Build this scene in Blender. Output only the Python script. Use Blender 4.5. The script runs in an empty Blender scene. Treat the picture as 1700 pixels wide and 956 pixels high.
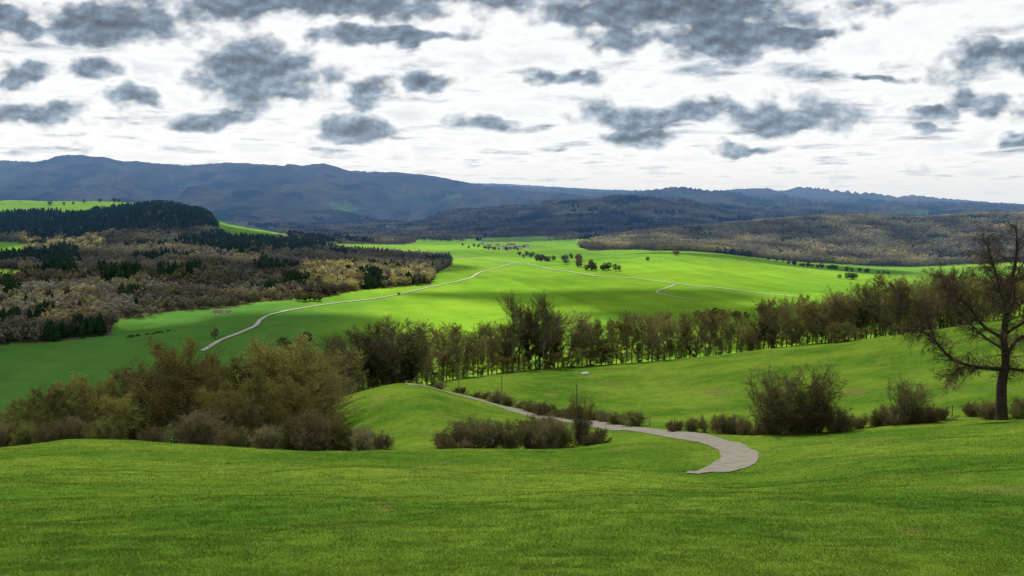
import bpy, math, random, time
import numpy as np
from mathutils import Vector
T0=time.time()
random.seed(7); RNG=np.random.default_rng(11)
SC=bpy.context.scene; COL=SC.collection
FP=1322.0; P=math.atan(143/FP); cP,sP=math.cos(P),math.sin(P)
# ------------------------------------------------------------ math helpers
def gpy(py): return np.tan(P+np.arctan((np.asarray(py,float)-478)/FP))
def upx(px,py): return ((np.asarray(px,float)-850)/FP)/(cP+sP*(478-np.asarray(py,float))/FP)
def proj(x,y,z):
    d=y*cP-z*sP; return 850+FP*x/d, 478-FP*(y*sP+z*cP)/d
_perm=np.random.default_rng(5).permutation(512)
_ga=np.random.default_rng(6).uniform(0,2*np.pi,512); _gx=np.cos(_ga); _gy=np.sin(_ga)
def pnoise(x,y,seed=0):
    x=np.asarray(x,float); y=np.asarray(y,float)
    xi=np.floor(x).astype(int); yi=np.floor(y).astype(int); xf=x-xi; yf=y-yi
    def g(ix,iy,dx,dy):
        h=_perm[(_perm[(ix+seed*17)%512]+iy)%512]
        return _gx[h]*dx+_gy[h]*dy
    u=xf*xf*xf*(xf*(xf*6-15)+10); v=yf*yf*yf*(yf*(yf*6-15)+10)
    a=g(xi,yi,xf,yf); b=g(xi+1,yi,xf-1,yf); c=g(xi,yi+1,xf,yf-1); d=g(xi+1,yi+1,xf-1,yf-1)
    return (a+(b-a)*u)+((c+(d-c)*u)-(a+(b-a)*u))*v
def fbm(x,y,o=4,seed=0,r=.5):
    s=0;a=1;n=0
    for i in range(o):
        s=s+a*pnoise(x*2**i+i*13.7,y*2**i-i*7.3,seed+i); n+=a; a*=r
    return s/n*1.6
def sst(a,b,x):
    t=np.clip((x-a)/(b-a),0,1); return t*t*(3-2*t)
def pchip(xk,yk,x):
    """monotone cubic along axis 0; yk (K,N), x (M,) -> (M,N)"""
    xk=np.asarray(xk,float); h=np.diff(xk)[:,None]; de=np.diff(yk,axis=0)/h
    m=np.zeros_like(yk); w1=2*h[1:]+h[:-1]; w2=h[1:]+2*h[:-1]
    pr=de[:-1]*de[1:]
    with np.errstate(all='ignore'):
        hm=(w1+w2)/(w1/de[:-1]+w2/de[1:])
    m[1:-1]=np.where(pr>0,hm,0); m[0]=de[0]; m[-1]=de[-1]
    i=np.clip(np.searchsorted(xk,x)-1,0,len(xk)-2)
    t=((x-xk[i])/h[i,0])[:,None]; H=h[i]
    return (2*t**3-3*t**2+1)*yk[i]+(t**3-2*t**2+t)*H*m[i]+(-2*t**3+3*t**2)*yk[i+1]+(t**3-t**2)*H*m[i+1]
def inpoly(px,py,poly):
    r=np.zeros(np.shape(px),bool); n=len(poly)
    for i in range(n):
        x1,y1=poly[i]; x2,y2=poly[(i+1)%n]
        if y1==y2: continue
        c=((y1>py)!=(y2>py))&(px<(x2-x1)*(py-y1)/(y2-y1)+x1); r^=c
    return r
# ------------------------------------------------------------ terrain heights
KN=[
(10,[(0,956),(1700,956)]),
(20,[(0,838),(850,842),(1700,830)]),
(35,[(0,788),(600,792),(1000,800),(1200,803),(1400,785),(1700,757)]),
(50,[(0,758),(300,762),(600,770),(900,772),(1100,775),(1200,773),(1350,758),(1500,742),(1700,722)]),
(65,[(0,742),(150,734),(300,739),(600,752),(800,752),(950,750),(1050,746),(1200,750),(1350,738),(1500,722),(1700,703)]),
(80,[(0,743),(150,737),(300,742),(450,746),(560,750),(620,745),(700,738),(850,742),(950,738),(1050,726),(1200,727),(1350,722),(1500,706),(1700,690)]),
(100,[(0,750),(300,750),(450,745),(550,735),(620,715),(700,695),(850,708),(950,708),(1050,708),(1200,704),(1350,698),(1500,680),(1700,655)]),
(125,[(0,760),(300,758),(450,735),(550,695),(620,665),(700,655),(800,682),(900,692),(1050,690),(1200,682),(1350,668),(1500,645),(1700,608)]),
(150,[(0,770),(300,767),(450,725),(550,668),(620,645),(680,637),(760,655),(850,672),(950,677),(1050,674),(1200,660),(1350,640),(1500,615),(1700,567)]),
(180,[(0,780),(300,775),(450,735),(550,675),(640,652),(700,645),(780,642),(900,648),(1050,648),(1200,632),(1350,612),(1500,583),(1600,556),(1700,540)]),
(215,[(0,785),(300,780),(450,745),(550,690),(650,655),(760,630),(900,622),(1050,618),(1200,603),(1350,583),(1500,557),(1700,524)]),
(260,[(0,785),(300,780),(450,750),(550,700),(650,665),(760,635),(900,612),(1050,602),(1200,588),(1300,576),(1400,567),(1500,562),(1700,545)]),
(320,[(0,778),(450,755),(650,700),(850,665),(1200,640),(1700,610)]),
(400,[(0,765),(450,750),(850,715),(1700,680)]),
(520,[(0,703),(1700,683)]),
(680,[(0,623),(1700,620)]),
(900,[(0,560),(300,555),(1700,554)]),
(1050,[(0,512),(150,520),(300,524),(1700,524)]),
(1200,[(0,472),(150,482),(300,494),(450,500),(1700,500)]),
(1400,[(0,442),(150,445),(300,455),(450,468),(600,474),(750,478),(900,478),(1050,474),(1200,473),(1400,481),(1700,483)]),
(1650,[(0,418),(150,418),(300,425),(450,438),(600,447),(700,453),(850,454),(1000,448),(1150,446),(1300,454),(1500,467),(1700,468)]),
(2000,[(0,388),(150,382),(300,385),(400,400),(500,412),(600,422),(750,434),(900,434),(1000,428),(1100,422),(1200,425),(1300,437),(1500,451),(1700,450)]),
(2400,[(0,358),(150,352),(250,347),(330,352),(370,374),(450,388),(600,408),(750,417),(900,417),(1000,416),(1100,414),(1200,420),(1350,434),(1500,439),(1700,432)]),
(2800,[(0,336),(150,336),(270,340),(330,356),(380,377),(450,386),(600,399),(750,405),(900,406),(1050,405),(1150,408),(1250,406),(1350,402),(1500,403),(1700,385)]),
(3300,[(0,350),(270,352),(380,385),(600,396),(750,394),(900,393),(1000,394),(1100,384),(1200,377),(1350,366),(1430,362),(1500,368),(1600,362),(1700,357)]),
(4000,[(0,362),(380,385),(600,386),(750,382),(850,376),(1000,370),(1200,375),(1350,374),(1700,366)]),
(5000,[(0,355),(300,362),(500,375),(650,376),(750,362),(850,352),(950,341),(1050,334),(1120,339),(1200,352),(1300,360),(1700,362)]),
(6500,[(0,325),(150,322),(300,328),(450,332),(600,342),(750,352),(900,352),(1100,345),(1300,352),(1700,356)]),
(8000,[(0,292),(150,288),(300,300),(450,302),(600,315),(750,328),(900,335),(1050,334),(1130,325),(1200,330),(1350,340),(1700,352)]),
(9500,[(-300,280),(0,268),(60,267),(110,261),(150,262),(200,269),(300,277),(380,274),(460,272),(500,278),(535,274),(580,286),(640,288),(700,292),(760,303),(840,315),(900,322),(1000,326),(1090,320),(1130,316),(1180,323),(1280,326),(1400,334),(1700,350)]),
(12000,[(0,285),(600,300),(800,318),(900,320),(1000,324),(1150,328),(1250,322),(1340,320),(1400,325),(1500,331),(1600,341),(1700,348)]),
(16000,[(0,300),(600,310),(800,307),(850,309),(1000,317),(1200,322),(1300,326),(1500,338),(1620,345),(1700,344),(1900,342)]),
(24000,[(0,345),(1700,346)]),
]
Uin=np.linspace(-.74,.74,860)
Uo=.74+ (np.linspace(0,1,60)[1:]**1.4)*1.5
U=np.concatenate([-Uo[::-1],Uin,Uo]); NU=len(U)
Y=np.exp(np.linspace(math.log(1.5),math.log(24000),760)); NY=len(Y)
Zk=[]; Yk=[]
for yk,z0 in ((1.5,-2.25),(4,-3.0)):
    Yk.append(yk); Zk.append(np.full(NU,z0))
for yk,row in KN:
    a=np.array(row,float); uu=upx(a[:,0],a[:,1])
    if len(uu)>2:
        ui=np.clip(U,uu[0],uu[-1]); pyv=pchip(uu,a[:,1][:,None],ui)[:,0]
    else: pyv=np.interp(U,uu,a[:,1])
    Yk.append(yk); Zk.append(-yk*gpy(pyv))
Zk=np.array(Zk)
Z=pchip(np.log(Yk),Zk,np.log(Y))
XX=U[None,:]*Y[:,None]; YY=np.repeat(Y[:,None],NU,1)
near=sst(12,40,YY)*(1-sst(230,330,YY))
Z+=near*(.46*fbm(XX/15,YY/15,3,1)+.09*fbm(XX/2.6,YY/2.6,3,4))
Z+=sst(4,10,YY)*(1-sst(20,60,YY))*(.06*fbm(XX/1.5,YY/1.5,3,9)+.14*fbm(XX/5,YY/5,2,6))
mid=sst(600,1100,YY)*(1-sst(2600,3500,YY))
Z+=mid*3.5*fbm(XX/260,YY/260,3,12)
left=mid*sst(.25,.4,-XX/YY)
Z+=left*18*fbm(XX/230,YY/230,4,15)
far=sst(3600,5500,YY)
crest=1-.75*np.exp(-((YY-9500)/800)**2)-.4*np.exp(-((YY-5000)/350)**2)
rid=1-np.abs(fbm(XX/1100+YY/5200,YY/2600,5,21))*2.4
Z+=far*crest*(1-sst(12000,15000,YY)*.6)*(rid-.5)*175*(.6+.4*sst(5600,7000,YY))
Z+=far*9*fbm(XX/170,YY/170,3,31)
lY=np.log(Y)
def zs(x,y):
    x=np.asarray(x,float); y=np.asarray(y,float)
    fu=np.interp(x/y,U,np.arange(NU)); fy=np.interp(np.log(y),lY,np.arange(NY))
    iu=np.clip(fu.astype(int),0,NU-2); iy=np.clip(fy.astype(int),0,NY-2); a=fu-iu; b=fy-iy
    return (Z[iy,iu]*(1-a)+Z[iy,iu+1]*a)*(1-b)+(Z[iy+1,iu]*(1-a)+Z[iy+1,iu+1]*a)*b
def hit(px,py,ymin=5,ymax=24000):
    u=float(upx(px,py)); g=float(gpy(py))
    ys=np.exp(np.linspace(math.log(ymin),math.log(ymax),6000)); z=zs(u*ys,ys); d=-g*ys-z
    k=np.where(d<=0)[0]
    y=ys[k[0]] if len(k) else ymax
    return float(u*y),float(y),float(zs(u*y,y))
def place(px,y):
    x=(px-850)/FP*y
    for _ in range(3):
        z=float(zs(x,y)); x=(px-850)/FP*(y*cP-z*sP)
    return x,y,z
# ------------------------------------------------------------ materials
HAZE=bpy.data.node_groups.new('painted_haze','ShaderNodeTree')  # distance haze painted into the materials as blue emission, no air volume
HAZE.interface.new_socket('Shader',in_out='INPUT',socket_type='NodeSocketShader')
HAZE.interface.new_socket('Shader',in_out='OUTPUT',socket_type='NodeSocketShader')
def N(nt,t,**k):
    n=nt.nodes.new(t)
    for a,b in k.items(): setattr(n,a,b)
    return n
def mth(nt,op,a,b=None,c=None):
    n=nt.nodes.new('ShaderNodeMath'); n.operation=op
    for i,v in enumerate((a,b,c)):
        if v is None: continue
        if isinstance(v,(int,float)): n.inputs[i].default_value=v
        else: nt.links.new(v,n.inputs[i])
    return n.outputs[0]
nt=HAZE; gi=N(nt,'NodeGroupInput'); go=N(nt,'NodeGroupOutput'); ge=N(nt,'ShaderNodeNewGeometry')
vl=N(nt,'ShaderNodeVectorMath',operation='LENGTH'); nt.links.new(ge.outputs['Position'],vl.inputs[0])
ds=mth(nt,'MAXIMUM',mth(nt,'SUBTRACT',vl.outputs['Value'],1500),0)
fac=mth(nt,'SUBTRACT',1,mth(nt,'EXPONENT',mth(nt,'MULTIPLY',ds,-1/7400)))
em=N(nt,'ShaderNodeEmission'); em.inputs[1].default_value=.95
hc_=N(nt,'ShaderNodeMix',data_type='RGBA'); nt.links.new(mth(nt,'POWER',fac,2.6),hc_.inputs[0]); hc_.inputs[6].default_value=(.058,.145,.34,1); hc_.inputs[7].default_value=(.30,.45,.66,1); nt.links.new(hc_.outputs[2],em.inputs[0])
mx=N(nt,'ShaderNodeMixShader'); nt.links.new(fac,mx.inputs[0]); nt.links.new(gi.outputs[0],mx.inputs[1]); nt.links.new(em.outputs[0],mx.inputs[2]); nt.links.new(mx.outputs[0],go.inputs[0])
def material(name,c1,c2=None,scale=1.0,attr=False,haze=False,rough=.9,transl=0,bump=None,rnd=0,detail=4,upn=False):
    m=bpy.data.materials.new(name); m.use_nodes=True; nt=m.node_tree; nt.nodes.clear()
    out=N(nt,'ShaderNodeOutputMaterial'); ge=N(nt,'ShaderNodeNewGeometry')
    no=N(nt,'ShaderNodeTexNoise'); no.inputs['Scale'].default_value=scale; no.inputs['Detail'].default_value=detail; no.inputs['Roughness'].default_value=.65
    nt.links.new(ge.outputs['Position'],no.inputs['Vector'])
    rp=N(nt,'ShaderNodeMapRange'); rp.inputs[1].default_value=.3; rp.inputs[2].default_value=.7; nt.links.new(no.outputs[0],rp.inputs[0])
    mix=N(nt,'ShaderNodeMix',data_type='RGBA'); nt.links.new(rp.outputs[0],mix.inputs[0])
    if attr:
        at=N(nt,'ShaderNodeAttribute',attribute_name='Col')
        for k,(s,f) in enumerate(((6,c1),(7,c2))):
            mu=N(nt,'ShaderNodeMix',data_type='RGBA',blend_type='MULTIPLY'); mu.inputs[0].default_value=1
            nt.links.new(at.outputs[0],mu.inputs[6]); mu.inputs[7].default_value=(*f,1); nt.links.new(mu.outputs[2],mix.inputs[s])
    else:
        mix.inputs[6].default_value=(*c1,1); mix.inputs[7].default_value=(*(c2 or c1),1)
    col=mix.outputs[2]
    if rnd:
        oi=N(nt,'ShaderNodeObjectInfo'); hs=N(nt,'ShaderNodeHueSaturation')
        nt.links.new(mth(nt,'ADD',1-rnd/2,mth(nt,'MULTIPLY',oi.outputs['Random'],rnd)),hs.inputs['Value'])
        nt.links.new(mth(nt,'ADD',.5,mth(nt,'MULTIPLY',oi.outputs['Random'],rnd*.04)),hs.inputs['Hue'])
        nt.links.new(col,hs.inputs['Color']); col=hs.outputs[0]
    bs=N(nt,'ShaderNodeBsdfDiffuse') if rough>=.9 else N(nt,'ShaderNodeBsdfPrincipled')
    if rough<.9: bs.inputs['Roughness'].default_value=rough
    nt.links.new(col,bs.inputs[0])
    if bump:
        bn=N(nt,'ShaderNodeTexNoise'); bn.inputs['Scale'].default_value=bump[0]; bn.inputs['Detail'].default_value=3; nt.links.new(ge.outputs['Position'],bn.inputs['Vector'])
        bu=N(nt,'ShaderNodeBump'); bu.inputs['Strength'].default_value=bump[2]; bu.inputs['Distance'].default_value=bump[1]
        nt.links.new(bn.outputs[0],bu.inputs['Height']); nt.links.new(bu.outputs[0],bs.inputs['Normal'])
    if upn:
        va=N(nt,'ShaderNodeVectorMath',operation='SCALE'); nt.links.new(ge.outputs['Normal'],va.inputs[0]); va.inputs['Scale'].default_value=.35
        vb_=N(nt,'ShaderNodeVectorMath',operation='ADD'); nt.links.new(va.outputs[0],vb_.inputs[0]); vb_.inputs[1].default_value=(0,0,1)
        vn=N(nt,'ShaderNodeVectorMath',operation='NORMALIZE'); nt.links.new(vb_.outputs[0],vn.inputs[0]); nt.links.new(vn.outputs[0],bs.inputs['Normal'])
    sh=bs.outputs[0]
    if transl:
        tr=N(nt,'ShaderNodeBsdfTranslucent'); nt.links.new(col,tr.inputs[0]); ms=N(nt,'ShaderNodeMixShader'); ms.inputs[0].default_value=transl
        nt.links.new(sh,ms.inputs[1]); nt.links.new(tr.outputs[0],ms.inputs[2]); sh=ms.outputs[0]
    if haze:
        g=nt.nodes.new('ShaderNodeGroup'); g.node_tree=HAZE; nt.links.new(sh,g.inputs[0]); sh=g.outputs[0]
    nt.links.new(sh,out.inputs[0]); return m
M={}
M['meadow']=material('meadow_grass_ground',(.60,.65,.62),(1.26,1.2,1.15),1.4,attr=True,bump=(3.0,.10,.5),detail=6)
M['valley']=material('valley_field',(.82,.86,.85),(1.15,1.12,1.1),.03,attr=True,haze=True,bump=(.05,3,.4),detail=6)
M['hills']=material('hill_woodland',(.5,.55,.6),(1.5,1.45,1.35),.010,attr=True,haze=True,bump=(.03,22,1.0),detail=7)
M['blade']=material('grass_blade',(.78,.82,.82),(1.24,1.16,1.1),.35,attr=True,transl=.25,upn=True)
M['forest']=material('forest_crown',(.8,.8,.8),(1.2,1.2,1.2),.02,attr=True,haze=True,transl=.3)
M['bark']=material('bark',(.11,.092,.072),(.25,.215,.17),3,rnd=.6)
M['barkbig']=material('bark_dark',(.026,.021,.016),(.07,.058,.046),2.5,bump=(8,.05,.8))
M['twig']=material('twig_brown',(.125,.10,.060),(.235,.19,.115),.6,rnd=.6)
M['twigdark']=material('twig_dark',(.055,.046,.030),(.13,.106,.068),.6,rnd=.5)
M['twigbig']=material('twig_gnarled',(.045,.034,.025),(.10,.077,.052),.6)
M['ochre']=material('bud_ochre',(.17,.135,.035),(.33,.27,.075),.5,transl=.35,rnd=.6)
M['ochredark']=material('bud_tan',(.135,.112,.034),(.27,.222,.070),.4,transl=.3,rnd=.6)
M['olive']=material('bud_olive',(.12,.122,.028),(.26,.26,.06),.5,transl=.35,rnd=.6)
M['olivedark']=material('bud_dull_olive',(.082,.085,.022),(.18,.18,.048),.4,transl=.3,rnd=.6)
M['brownbud']=material('bud_brown',(.085,.068,.028),(.19,.152,.064),.5,transl=.3,rnd=.6)
M['ivy']=material('ivy_leaf',(.016,.032,.010),(.04,.07,.018),.8,transl=.1)
M['blossom']=material('pale_bud',(.14,.115,.065),(.29,.25,.15),.8,transl=.25,rnd=.3)
M['bramble']=material('bramble_leaf',(.07,.056,.026),(.17,.135,.06),.9,transl=.25,rnd=.4)
M['road']=material('asphalt_lane',(.155,.145,.125),(.235,.22,.19),1.3,bump=(12,.02,.3))
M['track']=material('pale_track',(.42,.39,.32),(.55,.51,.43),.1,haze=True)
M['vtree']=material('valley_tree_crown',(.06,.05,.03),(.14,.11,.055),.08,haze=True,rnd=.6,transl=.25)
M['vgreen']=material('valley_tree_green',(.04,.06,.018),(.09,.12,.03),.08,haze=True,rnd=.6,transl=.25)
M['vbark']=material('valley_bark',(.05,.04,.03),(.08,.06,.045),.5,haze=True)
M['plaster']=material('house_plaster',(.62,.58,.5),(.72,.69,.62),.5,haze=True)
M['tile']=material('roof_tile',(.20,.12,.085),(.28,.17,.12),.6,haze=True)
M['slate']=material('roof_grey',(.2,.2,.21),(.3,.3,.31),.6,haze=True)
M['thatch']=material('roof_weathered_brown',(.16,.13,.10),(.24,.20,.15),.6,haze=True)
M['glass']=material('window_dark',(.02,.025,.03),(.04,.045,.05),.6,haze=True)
M['wood']=material('weathered_wood',(.10,.085,.07),(.2,.17,.14),4)
M['wire']=material('wire_grey',(.22,.22,.22),(.3,.3,.3),4)
M['white']=material('white_plastic',(.75,.75,.75),(.8,.8,.8),4)
M['unseen_shade_cloud']=material('shade_cloud_white',(.8,.8,.8),(.9,.9,.9),.01)
# ------------------------------------------------------------ mesh helpers
def mesh_np(name,V,Fa,mat,k=None,col=None,mi=None,smooth=False):
    me=bpy.data.meshes.new(name); V=np.ascontiguousarray(V,dtype=np.float32); Fa=np.ascontiguousarray(Fa,dtype=np.int32)
    m,k=Fa.shape; me.vertices.add(len(V)); me.vertices.foreach_set('co',V.ravel())
    me.loops.add(m*k); me.loops.foreach_set('vertex_index',Fa.ravel())
    me.polygons.add(m); me.polygons.foreach_set('loop_start',np.arange(0,m*k,k,dtype=np.int32))
    for q in (mat if isinstance(mat,(list,tuple)) else [mat]): me.materials.append(q)
    if mi is not None: me.polygons.foreach_set('material_index',np.asarray(mi,dtype=np.int32))
    me.polygons.foreach_set('use_smooth',np.full(m,smooth))
    me.update(calc_edges=True)
    if col is not None:
        a=me.color_attributes.new('Col','FLOAT_COLOR','POINT'); c=np.ones((len(V),4),dtype=np.float32); c[:,:3]=col; a.data.foreach_set('color',c.ravel())
    return me
def obj(name,me,parent=None):
    o=bpy.data.objects.new(name,me); COL.objects.link(o); o.parent=parent; return o
def tag(o,label=None,cat=None,group=None,kind=None):
    if label: o['label']=label
    if cat: o['category']=cat
    if group: o['group']=group
    if kind: o['kind']=kind
    return o
def empty(name,loc,rz=0,s=1.0):
    o=bpy.data.objects.new(name,None); COL.objects.link(o); o.location=loc; o.rotation_euler=(0,0,rz); o.scale=(s,s,s) if isinstance(s,(int,float)) else s
    o.empty_display_size=.2; return o
class MB:
    def __init__(s): s.v=[]; s.f=[]
    def box(s,c,d,rz=0):
        n=len(s.v); ca,sa=math.cos(rz),math.sin(rz)
        for sz in (-.5,.5):
            for sx,sy in ((-.5,-.5),(.5,-.5),(.5,.5),(-.5,.5)):
                x,y=sx*d[0],sy*d[1]; s.v.append((c[0]+x*ca-y*sa,c[1]+x*sa+y*ca,c[2]+sz*d[2]))
        s.f+=[(n,n+3,n+2,n+1),(n+4,n+5,n+6,n+7)]+[(n+i,n+(i+1)%4,n+4+(i+1)%4,n+4+i) for i in range(4)]
    def tube(s,pts,rs,k=6,cap=True):
        pts=[Vector(p) for p in pts]; n0=len(s.v)
        for i,p in enumerate(pts):
            d=(pts[min(i+1,len(pts)-1)]-pts[max(i-1,0)]).normalized()
            a=d.cross(Vector((0,1,0)) if abs(d.y)<.9 else Vector((1,0,0))).normalized(); b=d.cross(a)
            for j in range(k):
                t=2*math.pi*j/k; s.v.append(tuple(p+(a*math.cos(t)+b*math.sin(t))*rs[i]))
        for i in range(len(pts)-1):
            for j in range(k):
                a0=n0+i*k+j; a1=n0+i*k+(j+1)%k; s.f.append((a0,a1,a1+k,a0+k))
        if cap: s.f.append(tuple(range(n0+k-1,n0-1,-1))); m=n0+(len(pts)-1)*k; s.f.append(tuple(range(m,m+k)))
    def build(s,name,mat,parent=None):
        me=bpy.data.meshes.new(name); me.from_pydata(s.v,[],s.f); me.materials.append(mat); return obj(name,me,parent)
# ------------------------------------------------------------ land cover
F1=[(-900,575),(0,572),(100,566),(185,556),(190,532),(290,516),(390,509),(440,499),(530,495),(600,481),(715,472),(722,455),(750,440),(745,428),(670,424),(560,416),(540,409),(470,398),(370,389),(365,378),(350,360),(330,348),(270,340),(180,348),(150,352),(0,357),(-900,357)]
F1H=[[(-80,396),(52,405),(38,426),(-80,426)],[(358,374),(400,370),(465,387),(458,400),(375,396)],[(-80,444),(36,448),(44,466),(-80,464)],[(535,403),(560,401),(567,413),(543,414)],[(95,346),(160,346),(150,356),(95,356)]]
F2=[(960,410),(1000,398),(1100,386),(1350,364),(1600,360),(2600,350),(2600,500),(1700,485),(1560,466),(1450,448),(1300,437),(1200,424),(1050,414),(980,416)]
F3=[(470,370),(700,370),(690,402),(672,406),(560,405),(520,402),(478,392)]
MEADF=[[(0,334),(270,336),(268,342),(180,345),(150,352),(0,357),(-500,357),(-500,334)]]
GREENF=[[(545,338),(575,334),(600,347),(582,352),(552,347)],[(738,323),(762,321),(768,330),(750,333)],[(945,353),(990,351),(993,356),(950,358)],[(560,376),(700,374),(690,380),(570,381)],[(800,395),(900,392),(960,396),(900,401),(800,402)],[(1470,347),(1530,349),(1555,355),(1490,353)]]
def anyp(px,py,L):
    r=np.zeros(np.shape(px),bool)
    for p in L: r|=inpoly(px,py,p)
    return r
def meadow_col(x,y):
    n=np.clip(.5+fbm(x/24,y/24,4,40)*1.7,0,1)[...,None]; n2=np.clip(.5+fbm(x/4.5,y/4.5,4,44)*1.5,0,1)[...,None]
    a=np.array([.046,.110,.012]); b=np.array([.122,.192,.022])
    c=a+(b-a)*(n*.6+n2*.4)
    d=sst(.20,.65,fbm(x/6,y/8,4,50))[...,None]*.5
    return c*(1-d)+np.array([.150,.155,.045])*d
PX,PY=proj(XX,YY,Z)
C=np.zeros((NY,NU,3))
C[:]=meadow_col(XX,YY)
for (a,b,ra,rb) in ((1190,650,30,5),(1418,650,28,6),(1510,882,32,6),(1020,637,22,3),(1330,618,18,3),(640,842,20,4),(1580,640,30,4)):
    d=((PX-a)/ra)**2+((PY-b)/rb)**2+fbm(XX*1.2,YY*.6,3,61)*1.1
    k=(np.clip(1-d,0,1)*.7*(YY<300))[...,None]; C=C*(1-k)+np.array([.14,.10,.045])*k
vb=np.array([.215,.385,.030]); vd=np.array([.115,.27,.03])
n=np.clip(.5+fbm(XX/420,YY/300,4,70)*1.5,0,1)[...,None]
ang=.5+.5*np.sin((XX*.8+YY*.35)/9+fbm(XX/200,YY/200,2,75)*3)
vf=(vd+(vb-vd)*(.25+.75*n))*(.94+.10*ang[...,None])
cell=np.floor((XX+YY*.3)/230+3)*7+np.floor((YY-XX*.2)/310+5)*13
pl=((np.sin(cell*12.9898)*43758.5)%1)[...,None]
vf=vf*(.84+.28*pl)
kf=(sst(.10,.30,-XX/YY+.04*fbm(XX/90,YY/90,3,77))*(1-sst(1150,1300,YY)))[...,None]
vf=vf*(1-kf*.8)+np.array([.062,.175,.040])*kf*.8  # cloud shade on the left valley field painted in as dark teal
w=sst(300,480,YY)[...,None]; C=C*(1-w)+vf*w
brown=np.array([.080,.070,.045])
nf=np.clip(.5+fbm(XX/180,YY/180,4,80)*1.4,0,1)[...,None]
floor=brown*(.6+.7*nf)
inf1=inpoly(PX,PY,F1)&(YY>800)&(YY<2900)&~anyp(PX,PY,F1H)
inf2=inpoly(PX,PY,F2)&(YY>2350)&(YY<3900)
inf3=inpoly(PX,PY,F3)&(YY>2300)&(YY<4500)
fm=(inf1|inf2|inf3)
C[fm]=floor[fm]
hf=np.array([.038,.048,.038]); hc=np.array([.012,.028,.022]); ho=np.array([.080,.082,.056])
n1=np.clip(.5+fbm(XX/700,YY/900,5,90)*1.8,0,1)[...,None]; n2=sst(.06,.3,fbm(XX/420,YY/600,4,95))[...,None]
hill=(hf+(ho-hf)*n1)*(1-n2)+hc*n2
gp=sst(.48,.54,fbm(XX/500,YY/900,3,99))[...,None]*.5*(YY<8200)[...,None]
hill=hill*(1-gp)+np.array([.06,.12,.03])*gp
w=((YY>3000)&~((PY>396)&(YY<3400)))[...,None]; C=np.where(w,hill,C)
C=np.where((anyp(PX,PY,GREENF)&(YY>2900)&(YY<9300))[...,None],np.array([.07,.14,.035]),C)
C=np.where((anyp(PX,PY,MEADF)&(YY>2350)&(YY<3200))[...,None],np.array([.17,.32,.03]),C)
def sheet(name,i0,i1,mat):
    r=i1-i0; V=np.stack([XX[i0:i1],YY[i0:i1],Z[i0:i1]],-1).reshape(-1,3); c=C[i0:i1].reshape(-1,3)
    i=np.arange(r-1)[:,None]*NU+np.arange(NU-1)[None,:]; i=i.ravel()
    Fa=np.stack([i,i+1,i+1+NU,i+NU],1)
    return tag(obj(name,mesh_np(name,V,Fa,mat,col=c,smooth=True)),kind='structure')
i1=int(np.searchsorted(Y,330)); i2=int(np.searchsorted(Y,3050))
sheet('ground',0,i1+1,M['meadow']); sheet('valley_ground',i1,i2+1,M['valley']); sheet('hills',i2,NY,M['hills'])
# ------------------------------------------------------------ roads
def spline(pts,n):
    P_=[Vector(p) for p in pts]; out=[]
    for i in range(len(P_)-1):
        p0=P_[max(i-1,0)];p1=P_[i];p2=P_[i+1];p3=P_[min(i+2,len(P_)-1)]
        for k in range(n):
            t=k/n; out.append(.5*((2*p1)+(p2-p0)*t+(2*p0-5*p1+4*p2-p3)*t*t+(3*p1-p0-3*p2+p3)*t**3))
    out.append(P_[-1]); return out
def road(name,path,width,mat,off,n=14,ymin=5,ends=True):
    pts=[]
    for p in path:
        x,y,z=hit(p[0],p[1],ymin); pts.append(Vector((x,y,0)))
    for _ in range(2 if ymin<100 else 0):
        pts=[pts[0]]+[(pts[i-1]+pts[i]*2+pts[i+1])/4 for i in range(1,len(pts)-1)]+[pts[-1]]
    s=spline(pts,n); V=[];Fq=[]; K=9
    for i,p in enumerate(s):
        d=(s[min(i+2,len(s)-1)]-s[max(i-2,0)]).normalized(); nx,ny=-d.y,d.x
        wd=width(i/(len(s)-1)) if callable(width) else width
        wd*=1+.03*math.sin(i*.17)+.02*math.sin(i*.61)
        for k in range(K):
            t=(k/(K-1)-.5)*wd; x=p.x+nx*t; y=p.y+ny*t
            V.append((x,y,float(zs(x,y))+off))
    for i in range(len(s)-1):
        for k in range(K-1):
            a=i*K+k; Fq.append((a,a+1,a+1+K,a+K))
    tag(obj(name,mesh_np(name,np.array(V),np.array(Fq),mat,smooth=True)),kind='structure'); return s
lane=[(676,638),(700,640),(720,644),(760,654),(800,664),(850,678),(900,690),(950,698),(990,706),(1040,711),(1090,716),(1140,723),(1190,733),(1228,744),(1240,756),(1228,768),(1200,777),(1150,787)]
def lw(t):
    a=3.4+1.5*sst(.30,.5,t)-2.1*sst(.66,.78,t)
    return float(a*(1-.75*max(0,(t-.93)/.07)**1.5))
lane_pts=road('road',lane,lw,M['road'],.05,30)
road('valley_road',[(336,583),(365,566),(400,552),(424,541),(433,531),(455,521),(500,512),(560,503),(640,493),(690,482),(740,471),(780,462),(800,451),(835,442),(856,436)],5.0,M['track'],.7,14,500)
road('valley_road',[(856,436),(880,439),(920,448),(980,457),(1040,461),(1100,468),(1200,479),(1330,493)],4.2,M['track'],.75,14,500)
road('valley_road',[(745,425),(790,430),(856,436)],5,M['track'],.8,14,500)
road('farm_track',[(1122,472),(1105,479),(1090,486),(1120,493),(1160,499)],3.2,M['track'],.7,14,500)
print('terrain',time.time()-T0)
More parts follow.
